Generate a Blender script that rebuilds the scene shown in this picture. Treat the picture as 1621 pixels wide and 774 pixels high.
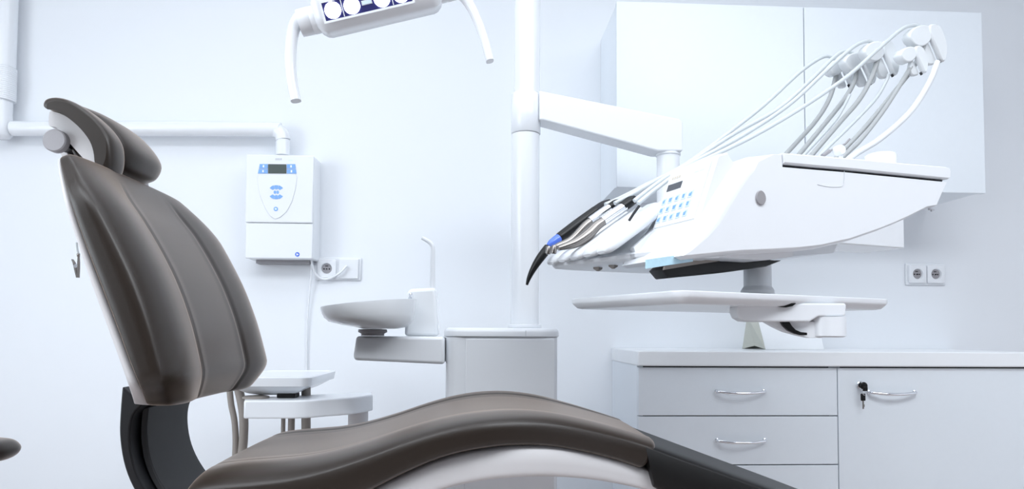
import bpy, bmesh, math
from mathutils import Vector, Matrix

S = bpy.context.scene
COL = S.collection
for o in list(bpy.data.objects):
    bpy.data.objects.remove(o)

# ------------------------------------------------------------------ camera
F, CX, CY = 1080.0, 810.5, 482.0        # focal length and principal point in pixels of the 1621x774 frame
CAM = Vector((0, 0, 0.93))
ROT = Matrix.Rotation(math.radians(-3.0), 3, 'Z') @ Matrix.Rotation(math.radians(92.4), 3, 'X') @ Matrix.Rotation(math.radians(0.32), 3, 'Z')
cd = bpy.data.cameras.new('camera'); cam = bpy.data.objects.new('camera', cd); COL.objects.link(cam)
cam.matrix_world = Matrix.Translation(CAM) @ ROT.to_4x4()
cd.sensor_fit = 'HORIZONTAL'; cd.sensor_width = 36.0; cd.lens = 36.0 * F / 1621.0
cd.shift_y = (CY - 387.0) / 1621.0
cd.clip_start = 0.02
S.camera = cam

# ------------------------------------------------------------------ world, exposure, lights
S.view_settings.view_transform = 'Standard'; S.view_settings.look = 'None'
S.view_settings.gamma = 1.0; S.view_settings.use_curve_mapping = False
S.view_settings.exposure = 0.60
S.cycles.max_bounces = 10; S.cycles.diffuse_bounces = 6
W = bpy.data.worlds.new('room_air'); S.world = W; W.use_nodes = True
W.node_tree.nodes['Background'].inputs[0].default_value = (0.72, 0.84, 1.0, 1)
W.node_tree.nodes['Background'].inputs[1].default_value = 0.2

def area(name, loc, size, power, col=(0.90, 0.95, 1.0), aim=None, spread=180):
    l = bpy.data.lights.new(name, 'AREA'); l.shape = 'RECTANGLE'; l.size, l.size_y = size
    l.energy = power; l.color = col; l.spread = math.radians(spread)
    o = bpy.data.objects.new(name, l); COL.objects.link(o); o.location = loc
    if aim is not None:
        o.rotation_euler = (Vector(aim) - Vector(loc)).to_track_quat('-Z', 'Y').to_euler()
    return o
CEIL = 2.75
LAMPS = [(-1.15, -0.1, 20), (1.3, 0.0, 33), (0.0, 1.30, 6)]
for lx, ly, lp in LAMPS:
    area('ceiling_lamp_light', (lx, ly, CEIL - 0.075), (2.0, 1.0), lp)
area('window_daylight', (-2.32, 0.35, 1.35), (1.5, 1.3), 12, (0.88, 0.95, 1.0), aim=(0.0, 2.2, 0.9))

# ------------------------------------------------------------------ helpers
def ray(px, py):
    return ROT @ Vector(((px - CX) / F, (CY - py) / F, -1.0))
def P(px, py, Y):                          # the point seen at (px, py) on the upright plane y = Y
    d = ray(px, py); return CAM + d * (Y / d.y)
def PN(px, py, p0, n):                     # ... on any plane
    d = ray(px, py); return CAM + d * ((p0 - CAM).dot(n) / d.dot(n))
def XZ(px, py, Y):
    p = P(px, py, Y); return (p.x, p.z)

def cr(pts, n):                            # Catmull-Rom resampling of a list of tuples / vectors
    pts = [tuple(p) for p in pts]; m = len(pts) - 1
    dim = len(pts[0]); out = []
    for i in range(n):
        t = i / (n - 1) * m; k = min(int(t), m - 1); u = t - k
        p0 = pts[max(k-1, 0)]; p1 = pts[k]; p2 = pts[k+1]; p3 = pts[min(k+2, m)]
        out.append(tuple(0.5 * (2*p1[d] + (p2[d]-p0[d])*u + (2*p0[d]-5*p1[d]+4*p2[d]-p3[d])*u*u + (3*p1[d]-p0[d]-3*p2[d]+p3[d])*u**3) for d in range(dim)))
    return out
def crt(pts, t):                           # one point at t in 0..1
    m = len(pts) - 1; t = max(0, min(1, t)) * m; k = min(int(t), m - 1); u = t - k
    p0 = pts[max(k-1, 0)]; p1 = pts[k]; p2 = pts[k+1]; p3 = pts[min(k+2, m)]
    return tuple(0.5 * (2*p1[d] + (p2[d]-p0[d])*u + (2*p0[d]-5*p1[d]+4*p2[d]-p3[d])*u*u + (3*p1[d]-p0[d]-3*p2[d]+p3[d])*u**3) for d in range(len(p1)))

MATS = {}
def mat(name, col, rough=0.5, metal=0.0, bump=0.0, bscale=200.0, var=0.0, emit=None, trans=0.0, coat=0.0, spec=0.5, sheen=None):
    m = bpy.data.materials.new(name); m.use_nodes = True; nt = m.node_tree; b = nt.nodes['Principled BSDF']
    b.inputs['Base Color'].default_value = (*col, 1); b.inputs['Roughness'].default_value = rough
    b.inputs['Metallic'].default_value = metal; b.inputs['Transmission Weight'].default_value = trans
    b.inputs['Coat Weight'].default_value = coat; b.inputs['Specular IOR Level'].default_value = spec
    if sheen:
        b.inputs['Sheen Weight'].default_value = sheen[1]; b.inputs['Sheen Tint'].default_value = (*sheen[0], 1); b.inputs['Sheen Roughness'].default_value = sheen[2]
    if emit:
        b.inputs['Emission Color'].default_value = (*emit[0], 1); b.inputs['Emission Strength'].default_value = emit[1]
    if bump or var:
        tc = nt.nodes.new('ShaderNodeTexCoord'); nz = nt.nodes.new('ShaderNodeTexNoise')
        nz.inputs['Scale'].default_value = bscale; nz.inputs['Detail'].default_value = 4
        nt.links.new(tc.outputs['Object'], nz.inputs['Vector'])
        if bump:
            bp = nt.nodes.new('ShaderNodeBump'); bp.inputs['Strength'].default_value = bump; bp.inputs['Distance'].default_value = 0.002
            nt.links.new(nz.outputs['Fac'], bp.inputs['Height']); nt.links.new(bp.outputs['Normal'], b.inputs['Normal'])
        if var:
            rp = nt.nodes.new('ShaderNodeValToRGB')
            rp.color_ramp.elements[0].color = (*[c*(1-var) for c in col], 1); rp.color_ramp.elements[1].color = (*[min(1, c*(1+var)) for c in col], 1)
            nt.links.new(nz.outputs['Fac'], rp.inputs['Fac']); nt.links.new(rp.outputs['Color'], b.inputs['Base Color'])
    MATS[name] = m; return m

WALL = mat('wall_paint', (0.80, 0.825, 0.86), 0.85, bump=0.05, bscale=300, var=0.01)
CEILM = mat('ceiling_paint', (0.82, 0.84, 0.86), 0.9, bump=0.05, bscale=200)
FLOOR = mat('floor_vinyl', (0.45, 0.39, 0.37), 0.45, var=0.12, bscale=30)
WHITE = mat('white_plastic', (0.785, 0.805, 0.835), 0.28, var=0.006, bscale=40)
ENAMEL = mat('white_enamel', (0.80, 0.82, 0.85), 0.22, var=0.006, bscale=30)
LAMIN = mat('white_laminate', (0.78, 0.825, 0.87), 0.38, var=0.012, bscale=60)
TOPM = mat('worktop_laminate', (0.86, 0.88, 0.90), 0.3, var=0.01, bscale=60)
CERAM = mat('white_ceramic', (0.84, 0.865, 0.89), 0.10, var=0.005, bscale=30)
SHELLM = mat('pale_shell', (0.60, 0.585, 0.59), 0.4, var=0.01, bscale=60)
LEATH = mat('taupe_leather', (0.020, 0.0138, 0.0102), 0.33, spec=0.42, sheen=((1.0, 0.80, 0.66), 0.66, 0.30), bump=0.10, bscale=900, var=0.05)
BLACKU = mat('dark_cover', (0.0035, 0.003, 0.003), 0.42, spec=0.35, bump=0.08, bscale=700, var=0.08)
CHAR = mat('charcoal_metal', (0.005, 0.0048, 0.0062), 0.45, spec=0.4, bump=0.05, bscale=600, var=0.1)
BLACK = mat('black_plastic', (0.003, 0.003, 0.0035), 0.35, spec=0.35, var=0.2, bscale=80)
DGAP = mat('dark_gap', (0.03, 0.03, 0.035), 0.9, var=0.1, bscale=50)
GREY = mat('grey_plastic', (0.30, 0.29, 0.305), 0.5, var=0.03, bscale=120)
LGREY = mat('light_grey_print', (0.55, 0.57, 0.61), 0.5, var=0.02, bscale=100)
HOSEB = mat('taupe_hose', (0.30, 0.27, 0.245), 0.55, var=0.05, bscale=200)
HOSEW = mat('pale_hose', (0.60, 0.64, 0.66), 0.35, var=0.02, bscale=100)
ARMG = mat('grey_whip_arm', (0.40, 0.415, 0.42), 0.35, var=0.03, bscale=80)
STEEL = mat('brushed_steel', (0.26, 0.24, 0.225), 0.27, 1.0, var=0.05, bscale=150)
CHROME = mat('chrome', (0.82, 0.83, 0.86), 0.10, 1.0, var=0.01, bscale=50)
BLUE = mat('blue_key_print', (0.20, 0.40, 0.78), 0.4, var=0.03, bscale=200)
PBLUE = mat('pale_blue_key', (0.66, 0.78, 0.93), 0.4, var=0.02, bscale=200)
LCD = mat('lcd_glass', (0.085, 0.105, 0.10), 0.2, var=0.06, bscale=90)
DISP = mat('dark_display', (0.075, 0.08, 0.095), 0.25, var=0.05, bscale=90)
TINT = mat('blue_tinted_plastic', (0.10, 0.20, 0.72), 0.15, var=0.1, bscale=120)
AQUA = mat('aqua_plastic', (0.50, 0.74, 0.86), 0.2, var=0.15, bscale=90)
LED = mat('led_lens', (0.9, 0.95, 1.0), 0.2, emit=((0.88, 0.94, 1.0), 9.0))
LEDG = mat('lamp_window', (0.03, 0.03, 0.12), 0.12, var=0.1, bscale=80)
DIFF = mat('lamp_diffuser', (0.9, 0.92, 0.95), 0.5, emit=((0.86, 0.93, 1.0), 0.6))
PAPER = mat('white_card', (0.86, 0.88, 0.90), 0.7, var=0.01, bscale=100)
CARDIN = mat('greenish_card', (0.50, 0.51, 0.46), 0.8, var=0.02, bscale=100)
HEADP = mat('milky_plastic', (0.86, 0.89, 0.91), 0.22, trans=0.12, var=0.01, bscale=60)
TAN = mat('tan_print', (0.62, 0.55, 0.46), 0.5, var=0.05, bscale=200)
GLASS = mat('window_pane', (0.9, 0.95, 1.0), 0.1, emit=((0.85, 0.93, 1.0), 2.0))

WPOS = {}                                   # world position of every origin
def link(name, me, m, parent=None, smooth=35, base=False):
    for mm in (m if isinstance(m, (list, tuple)) else [m]): me.materials.append(mm)
    lo = Vector((1e9,)*3); hi = -lo
    for v in me.vertices:
        for i in range(3):
            lo[i] = min(lo[i], v.co[i]); hi[i] = max(hi[i], v.co[i])
    c = (lo + hi) / 2
    if base or parent is None: c.z = lo.z
    me.transform(Matrix.Translation(-c))
    for p in me.polygons: p.use_smooth = True
    me.set_sharp_from_angle(angle=math.radians(smooth))
    for p in me.polygons:
        if p.loop_total > 6: p.use_smooth = False
    o = bpy.data.objects.new(name, me); COL.objects.link(o)
    if parent is not None:
        o.parent = parent; o.location = c - WPOS[parent.name]
    else: o.location = c
    WPOS[o.name] = c
    return o
def obj(name, bm, m, parent=None, smooth=35, bev=0, seg=2, sub=0, label=None):
    bmesh.ops.recalc_face_normals(bm, faces=bm.faces)
    me = bpy.data.meshes.new(name); bm.to_mesh(me); bm.free()
    o = link(name, me, m, parent, smooth)
    if bev:
        md = o.modifiers.new('round', 'BEVEL'); md.width = bev; md.segments = seg; md.limit_method = 'ANGLE'; md.angle_limit = math.radians(40)
        md.harden_normals = False
    if sub:
        md = o.modifiers.new('smooth', 'SUBSURF'); md.levels = sub; md.render_levels = sub
    if label: o['label'] = label
    return o
def thing(name, label, cat, loc, group=None):
    o = bpy.data.objects.new(name, None); COL.objects.link(o); o.location = loc; o.empty_display_size = 0.1
    WPOS[o.name] = Vector(loc); tag(o, label, cat, group); return o
def tag(o, label, cat, group=None):
    o['label'] = label; o['category'] = cat
    if group: o['group'] = group
    return o
def struct(name, bm, m, label=None, parent=None):
    o = obj(name, bm, m, parent)
    if parent is None:
        o['kind'] = 'structure'; o['category'] = name.split('_')[0]
        o['label'] = label
    return o

def B(): return bmesh.new()
def box(bm, a, b, M=None, mi=0):
    x0, y0, z0 = a; x1, y1, z1 = b
    vs = [Vector(p) for p in ((x0,y0,z0),(x1,y0,z0),(x1,y1,z0),(x0,y1,z0),(x0,y0,z1),(x1,y0,z1),(x1,y1,z1),(x0,y1,z1))]
    if M is not None: vs = [M @ v for v in vs]
    v = [bm.verts.new(p) for p in vs]
    for f in ((3,2,1,0),(4,5,6,7),(0,1,5,4),(1,2,6,5),(2,3,7,6),(3,0,4,7)):
        fc = bm.faces.new([v[i] for i in f]); fc.material_index = mi
    return bm
def rings(bm, rs, caps=True, closed=True, mi=0):
    vr = [[bm.verts.new(p) for p in r] for r in rs]; n = len(vr[0])
    for a, b in zip(vr, vr[1:]):
        for i in range(n if closed else n - 1):
            j = (i + 1) % n
            f = bm.faces.new((a[i], a[j], b[j], b[i])); f.material_index = mi
    if caps:
        for r in (vr[0][::-1], vr[-1]):
            f = bm.faces.new(r); f.material_index = mi
    return vr
def prism(bm, pts, vec, mi=0):
    vec = Vector(vec); return rings(bm, [[Vector(p) for p in pts], [Vector(p) + vec for p in pts]], mi=mi)
def tube(bm, pts, r, n=12, res=None, mi=0, flat=None):
    """round tube through pts; r a number or a list, flat = (direction, factor) squashes the section"""
    if res: 
        k = len(pts)
        if not isinstance(r, (int, float)):
            r = [x[0] for x in cr([(q, 0) for q in r], res)]
        pts = cr(pts, res)
    pts = [Vector(p) for p in pts]
    if isinstance(r, (int, float)): r = [r] * len(pts)
    up = None; rs = []
    for i, p in enumerate(pts):
        t = (pts[min(i+1, len(pts)-1)] - pts[max(i-1, 0)]).normalized()
        if up is None:
            up = Vector((0,1,0)) if abs(t.y) < 0.9 else Vector((1,0,0))
        s = t.cross(up).normalized(); up = s.cross(t).normalized()
        fs = flat or 1.0
        rs.append([p + (s * math.cos(a) + up * fs * math.sin(a)) * r[i] for a in (2*math.pi*k/n for k in range(n))])
    rings(bm, rs, mi=mi); return bm
def lathe(bm, prof, origin, axis=(0,0,1), n=32, mi=0):
    q = Vector((0,0,1)).rotation_difference(Vector(axis)); o = Vector(origin)
    rs = [[o + q @ Vector((r*math.cos(2*math.pi*k/n), r*math.sin(2*math.pi*k/n), h)) for k in range(n)] for r, h in prof]
    rings(bm, rs, mi=mi); return bm
def sect(a, n):                             # unit superellipse
    c, s = math.cos(a), math.sin(a)
    return (math.copysign(abs(c)**(2/n), c), math.copysign(abs(s)**(2/n), s))
def slab_y(bm, front, c, half_y, n=3, cap=8, mi=0):
    """pillow: closed outline (x,z) in the upright plane, swollen along y to +-half_y round y = c with rounded ends of size cap (0..1)"""
    cxy = (sum(p[0] for p in front)/len(front), sum(p[1] for p in front)/len(front))
    rs = []
    N = 14
    for i in range(N + 1):
        t = -1 + 2*i/N
        t = math.sin(t * math.pi/2)
        e = abs(t); s = 1.0
        e = min(e, 0.995)
        s = (1 - e**n)**(1/n)
        rs.append([Vector((cxy[0] + (p[0]-cxy[0])*(1-cap+cap*s), c + t*half_y, cxy[1] + (p[1]-cxy[1])*(1-cap+cap*s))) for p in front])
    rings(bm, rs, mi=mi); return bm
def smooth_poly(pts, k=4):                  # closed Catmull-Rom
    n = len(pts); out = []
    for i in range(n):
        p0, p1, p2, p3 = pts[i-1], pts[i], pts[(i+1) % n], pts[(i+2) % n]
        for j in range(k):
            u = j / k
            out.append(tuple(0.5 * (2*p1[d] + (p2[d]-p0[d])*u + (2*p0[d]-5*p1[d]+4*p2[d]-p3[d])*u*u + (3*p1[d]-p0[d]-3*p2[d]+p3[d])*u**3) for d in range(len(p1))))
    return out
def pxpoly(pts, Y): return [XZ(x, y, Y) for x, y in pts]

# ------------------------------------------------------------------ the room
YW = 2.5
XL, XR, YF = -2.4, 3.0, -2.2
struct('floor', box(B(), (XL-.1, YF, -0.1), (XR+.1, YW+.1, 0)), FLOOR, 'warm brown vinyl floor of the surgery')
struct('ceiling', box(B(), (XL-.1, YF, CEIL), (XR+.1, YW+.1, CEIL+.1)), CEILM, 'plain white ceiling over the surgery')
struct('wall_back', box(B(), (XL-.1, YW, 0), (XR+.1, YW+.1, CEIL)), WALL, 'white back wall behind the dental chair')
struct('wall_right', box(B(), (XR, YF, 0), (XR+.1, YW, CEIL)), WALL, 'white side wall beyond the cabinets')
FRONT = mat('front_wall_paint', (0.12, 0.122, 0.13), 0.85, bump=0.05, bscale=300, var=0.01)
struct('wall_front', box(B(), (XL-.1, YF-.1, 0), (XR+.1, YF, CEIL)), FRONT, 'grey wall facing the cabinets from across the room')
wl = B()
box(wl, (XL-.1, YF, 0), (XL, -0.45, CEIL)); box(wl, (XL-.1, 1.2, 0), (XL, YW, CEIL))
box(wl, (XL-.1, -0.45, 0), (XL, 1.2, 0.65)); box(wl, (XL-.1, -0.45, 2.05), (XL, 1.2, CEIL))
struct('wall_left', wl, WALL, 'white side wall with the window')
wn = B(); box(wn, (XL-.08, -0.45, 0.65), (XL-.02, 1.2, 0.70)); box(wn, (XL-.08, -0.45, 2.0), (XL-.02, 1.2, 2.05))
for y in (-0.45, 0.35, 1.15): box(wn, (XL-.08, y, 0.70), (XL-.02, y+.05, 2.0))
w1 = struct('window_1', wn, WHITE, 'white framed window in the side wall')
obj('window_pane', box(B(), (XL-.06, -0.42, 0.69), (XL-.05, 1.18, 2.01)), GLASS, w1)
struct('baseboard_back', box(B(), (XL, YW-.012, 0), (0.46, YW, 0.07)), LAMIN, 'low white baseboard under the back wall')

for lx, ly, lp in LAMPS:
    side = 'over the dental chair back' if ly > 1 else 'across the room towards the window' if lx < 0 else 'across the room towards the cabinets'
    t = thing('ceiling_lamp', 'flat white ceiling light panel ' + side, 'ceiling lamp', (lx, ly, CEIL-.07), 'ceiling light panels')
    bm = B(); x0, x1, y0, y1 = lx-1.04, lx+1.04, ly-.54, ly+.54
    box(bm, (x0, y0, CEIL-.07), (x0+.03, y1, CEIL)); box(bm, (x1-.03, y0, CEIL-.07), (x1, y1, CEIL))
    box(bm, (x0+.03, y0, CEIL-.07), (x1-.03, y0+.03, CEIL)); box(bm, (x0+.03, y1-.03, CEIL-.07), (x1-.03, y1, CEIL))
    obj('frame', bm, WHITE, t); obj('diffuser', box(B(), (x0+.03, y0+.03, CEIL-.06), (x1-.03, y1-.03, CEIL-.05)), DIFF, t)

# ------------------------------------------------------------------ wall cupboard with two doors
YU = 2.20
x0 = P(976, 150, YU).x; xm = P(1274, 150, YU).x; x1 = P(1557, 150, YU).x
zt = P(1271, 11, YU).z; zb = P(1271, 301, YU).z
t = thing('wall_cabinet', 'white handleless wall cupboard with two doors high on the wall', 'cabinet', ((x0+x1)/2, 2.35, zb))
obj('body', box(B(), (x0+.003, YU+.02, zb+.006), (x1-.003, YW-.001, zt-.002)), LAMIN, t, bev=.001)
obj('door', box(B(), (x0, YU, zb), (xm-.0015, YU+.0185, zt)), LAMIN, t, bev=.0015)
obj('door', box(B(), (xm+.0015, YU, zb), (x1, YU+.0185, zt)), LAMIN, t, bev=.0015)
obj('gap', box(B(), (xm-.006, YU+.0186, zb+.01), (xm+.006, YU+.0199, zt-.01)), DGAP, t)

# ------------------------------------------------------------------ base cabinets and worktop
YC = 2.10
xl = P(1010, 600, YC).x; xm = P(1326.5, 640, YC).x; xr = xm + 0.66
ztop = P(1160, 555.5, YC).z; zlo = P(1160, 579.5, YC).z
wt = B()
prism(wt, [(xl-.004, YC-.015, zlo), (xr, YC-.015, zlo), (xr, YW-.001, zlo), (xl-.004, YW-.001, zlo)], (0, 0, ztop - zlo))
tag(obj('worktop', wt, TOPM, bev=.004), 'thick white laminate worktop lying across both base cabinets', 'worktop')
ztop = WPOS['worktop'].z + (ztop - zlo)
def bow_handle(parent, xa, xb, z, y, name='handle'):
    bm = B(); L = xb - xa
    pts = [(xa, y, z+.004), (xa+.004, y-.014, z+.003), (xa+.25*L, y-.024, z), (xa+.5*L, y-.027, z-.001), (xa+.75*L, y-.024, z), (xb-.004, y-.014, z+.003), (xb, y, z+.004)]
    tube(bm, pts, 0.0050, 12, res=40)
    for xx in (xa, xb): lathe(bm, [(.0065, 0), (.0065, .004), (.003, .006)], (xx, y, z+.004), (0, -1, 0), 12)
    return obj(name, bm, CHROME, parent)
zg = zlo - .002
dc = thing('drawer_cabinet', 'white base cabinet of stacked drawers under the worktop', 'cabinet', ((xl+xm)/2, 2.3, 0))
bm = B(); box(bm, (xl, YC+.012, .1), (xl+.018, YW-.001, zlo)); box(bm, (xm-.018, YC+.02, .1), (xm-.001, YW-.001, zlo)); box(bm, (xl+.018, YC+.45 if False else YW-.02, .1), (xm-.018, YW-.001, zlo)); box(bm, (xl+.018, YC+.02, .1), (xm-.018, YW-.02, .118)); box(bm, (xl+.02, YC+.05, 0), (xm-.001, YC+.07, .1))
obj('carcass', bm, LAMIN, dc)
obj('gap', box(B(), (xl+.0185, YC+.021, .13), (xm-.0185, YC+.03, zlo-.0005)), DGAP, dc)
gaps = [581, 658.3, 737.3]
zs = [P(1160, g, YC).z for g in gaps]; dz = zs[0] - zs[1]
for k in range(5):
    top = zs[0] - k*dz - .002; bot = zs[0] - (k+1)*dz + .0015
    d = obj('drawer', box(B(), (xl+.001, YC, bot), (xm-.002, YC+.0185, top)), LAMIN, dc, bev=.0012)
    xa = P(1134, 620, YC).x; xb = P(1209, 620, YC).x
    bow_handle(d, xa, xb, P(1170, 622, YC-.02).z - k*dz, YC)
kc = thing('door_cabinet', 'white base cabinet with one wide hinged door and a lock', 'cabinet', ((xm+xr)/2, 2.3, 0))
bm = B(); box(bm, (xm, YC+.02, .1), (xm+.018, YW-.001, zlo)); box(bm, (xr-.018, YC+.02, .1), (xr, YW-.001, zlo)); box(bm, (xm+.018, YW-.02, .1), (xr-.018, YW-.001, zlo)); box(bm, (xm+.018, YC+.02, .1), (xr-.018, YW-.02, .118)); box(bm, (xm+.001, YC+.05, 0), (xr, YC+.07, .1))
obj('carcass', bm, LAMIN, kc)
obj('gap', box(B(), (xm+.0185, YC+.021, .13), (xr-.0185, YC+.03, zlo-.0005)), DGAP, kc)
d = obj('door', box(B(), (xm+.001, YC, zs[0]-5*dz+.0015), (xr-.002, YC+.0185, zs[0]-.002)), LAMIN, kc, bev=.0012)
bow_handle(d, P(1375, 622, YC).x, P(1447, 622, YC).x, P(1410, 623.5, YC-.02).z, YC)
pk = P(1361, 609, YC)
obj('lock', lathe(B(), [(.0125, 0), (.0125, .006), (.010, .009), (.008, .0095)], (pk.x, YC, pk.z), (0, -1, 0), 24), CHROME, d)
ks = thing('key', 'pair of small black headed keys hanging at the cabinet door lock', 'keys', (pk.x, YC-.02, pk.z-.05))
bm = B(); lathe(bm, [(.004, -.004), (.0112, -.003), (.012, 0), (.0112, .004), (.004, .005)], (pk.x+.002, YC-.0185, pk.z-.002), (0, -1, 0), 20)
box(bm, (pk.x-.002, YC-.024, pk.z-.018), (pk.x+.0125, YC-.0155, pk.z-.004))
obj('inserted_key_head', bm, BLACK, ks, bev=.002)
obj('inserted_key_blade', box(B(), (pk.x-.001, YC-.0145, pk.z-.003), (pk.x+.0015, YC-.0096, pk.z+.003)), CHROME, ks)
q = P(1366.5, 629, YC-.02)
bm = B(); box(bm, (q.x-.0075, YC-.0215, q.z-.011), (q.x+.0075, YC-.0165, q.z+.012)); obj('hanging_key_head', bm, BLACK, ks, bev=.004, seg=3)
bm = B(); box(bm, (q.x-.0022, YC-.020, q.z-.036), (q.x+.0022, YC-.018, q.z-.009)); box(bm, (q.x+.0022, YC-.020, q.z-.030), (q.x+.004, YC-.018, q.z-.022)); obj('hanging_key_blade', bm, STEEL, ks)
bm = B(); tube(bm, [(q.x+.006*math.sin(a)+.003, YC-.021, q.z+.018+.011*math.cos(a)) for a in [2*math.pi*i/24 for i in range(25)]], .0009, 8); obj('ring', bm, CHROME, ks)

# folded card on the worktop
YB = 2.30
a = P(1193, 552, YB); b_ = P(1212, 553, YB); c = P(1318, 552, YB)
z0 = ztop + .0005; h = P(1205, 500, YB).z - z0
bm = B()
wl_ = c.x - b_.x
def sheet(bm, p, q, r, s, th, mi=0):
    p, q, r, s = map(Vector, (p, q, r, s)); n = (q-p).cross(s-p).normalized()*th
    rings(bm, [[p, q, r, s], [p+n, q+n, r+n, s+n]], mi=mi)
A0 = (b_.x, YB, z0); A1 = (c.x, YB+.06, z0); A2 = (c.x-.004, YB+.10, z0+h); A3 = (b_.x-.01, YB+.045, z0+h)
C0 = (a.x, YB+.10, z0); C1 = (c.x-.03, YB+.17, z0)
sheet(bm, A0, A1, A2, A3, .0015, 0); sheet(bm, C0, C1, A2, A3, -.0015, 1)
sheet(bm, A0, ((a.x+b_.x)/2, YB+.05, z0), A3, A3[:2]+(z0+h-.001,), .001, 1) if False else None
prism(bm, [A0, ((a.x+b_.x)/2+.003, YB+.05, z0+.012), C0, (a.x+.006, YB+.07, z0+h), A3], (.0012, 0, 0), 1)
tag(obj('tent_card', bm, [PAPER, CARDIN], smooth=20), 'white folded tent card standing on the worktop behind the tray bracket', 'card')

# ------------------------------------------------------------------ wall sockets
def dish_plate(bm, cx, cz, y, half, R, depth, th=.009):
    n = 48
    def sq(r, e, yy): return [Vector((cx + r*sect(2*math.pi*k/n, e)[0], yy, cz + r*sect(2*math.pi*k/n, e)[1])) for k in range(n)]
    rings(bm, [sq(half, 9, y), sq(half, 9, y-th+.002), sq(half-.0025, 9, y-th), sq(R+.001, 2, y-th), sq(R, 2, y-th+.001), sq(R-.0015, 2, y-th+depth), sq(.001, 2, y-th+depth)])
def socket(parent, cx, cz, y):
    bm = B(); dish_plate(bm, cx, cz, y, .0345, .0195, .0075)
    s = obj('socket_insert', bm, WHITE, parent)
    yb = y - .0014
    obj('recess', lathe(B(), [(.0178, 0), (.0178, .0004)], (cx, yb, cz), (0, -1, 0), 32), GREY, s)
    for dx in (-.0095, .0095): obj('pin_hole', lathe(B(), [(.0027, 0), (.0027, .0005)], (cx+dx, yb-.0004, cz-.001), (0, -1, 0), 12), BLACK, s)
    obj('earth_pin', lathe(B(), [(.0024, 0), (.0024, .005), (.001, .006)], (cx, yb-.0004, cz-.001), (0, -1, 0), 12), DGAP, s)
    bm = B(); box(bm, (cx-.006, yb-.0006, cz+.008), (cx+.005, yb-.0003, cz+.0115)); obj('shutter', bm, DGAP, s)
def frame_plate(parent, xa, xb, z, name='frame'):
    bm = B(); box(bm, (xa, YW-.008, z-.0415), (xb, YW-.0005, z+.0415)); return obj(name, bm, WHITE, parent, bev=.005, seg=3)
p = P(1466, 434, YW-.01)
t = thing('wall_socket', 'white double wall socket above the worktop with two sets of pin holes', 'socket', (p.x, YW, p.z))
frame_plate(t, p.x-.0775, p.x+.0775, p.z)
for dx in (-.036, .036): socket(t, p.x+dx, p.z, YW-.008)
p = P(535, 425.5, YW-.01)
t = thing('wall_socket', 'white double wall socket with a cable plugged in, beneath the control box', 'socket', (p.x, YW, p.z))
frame_plate(t, p.x-.082, p.x+.082, p.z); socket(t, p.x-.040, p.z, YW-.008)
bm = B(); box(bm, (p.x+.004, YW-.016, p.z-.036), (p.x+.074, YW-.0082, p.z+.036)); obj('cable_outlet', bm, WHITE, t, bev=.003, seg=3)
PS = p.copy()

# ------------------------------------------------------------------ x-ray unit on the wall
YX = 2.40
A = P(390, 244, YX); Bq = P(492, 410, YX)
xa, xb, zt, zb = A.x, Bq.x + .004, A.z, Bq.z
zs_ = P(440, 352.5, YX).z
t = thing('x_ray_unit', 'white wall control box with small display and bent white pipe arm', 'x-ray unit', ((xa+xb)/2, YW, zb))
bm = B(); prism(bm, [(xa+.003, YX+.012, zb), (xb+.001, YX+.012, zb), (xb+.004, YX+.04, zb), (xb+.004, YW-.0005, zb), (xa+.003, YW-.0005, zb)], (0, 0, zt-.001-zb))
obj('body', bm, ENAMEL, t, bev=.006, seg=3)
obj('lower_cover', box(B(), (xa+.0015, YX+.004, zb+.001), (xb, YX+.0119, zs_-.001)), ENAMEL, t, bev=.003)
cov = obj('front_cover', box(B(), (xa, YX, zs_), (xb, YX+.0119, zt)), ENAMEL, t, bev=.004, seg=3)
obj('wall_bracket', box(B(), (xa+.025, YX+.05, zb-.012), (xb-.02, YW-.001, zb-.0005)), GREY, t)
def fx(px, py, dy=0.0): 
    p = P(px, py, YX); return (p.x, YX - dy, p.z)
# shield shaped key field: thin raised plate
sh = [(407.5, 281), (409, 296), (413, 312), (420, 330), (428, 342), (436, 347), (444, 344), (454, 335), (462, 320), (468, 300), (470.5, 281), (468, 276), (410, 276)]
obj('shield_panel', prism_bm := (lambda bm: (prism(bm, [fx(x, y, .0003) for x, y in sh], (0, -.0022, 0)), bm)[1])(B()), ENAMEL, cov, bev=.001)
def plate(parent, name, pts, m, dy=.0005, th=.0012):
    bm = B(); prism(bm, [fx(x, y, dy) for x, y in pts], (0, -th, 0)); return obj(name, bm, m, parent)
plate(cov, 'display', [(424.8, 260), (453.4, 260.3), (453.4, 274.8), (424.8, 274.6)], LCD, .0002, .002)
for pts in ([(411.5, 259.8), (424, 259.8), (424, 266.8), (410.2, 266.8)], [(410, 267.8), (424, 267.8), (424, 274.6), (408.6, 274.6)],
            [(454.2, 260), (467.3, 260), (468.3, 267), (454.2, 267)], [(454.2, 268), (468.5, 268), (469.5, 274.8), (454.2, 274.8)]):
    k = plate(cov, 'membrane_key', pts, BLUE, .0002, .0018)
    cx_, cy_ = sum(q[0] for q in pts)/4, sum(q[1] for q in pts)/4
    plate(k, 'key_mark', [(cx_-1.2, cy_-1.8), (cx_+1.2, cy_-1.8), (cx_+1.2, cy_+1.8), (cx_-1.2, cy_+1.8)], PAPER, .002, .0003)
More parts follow.
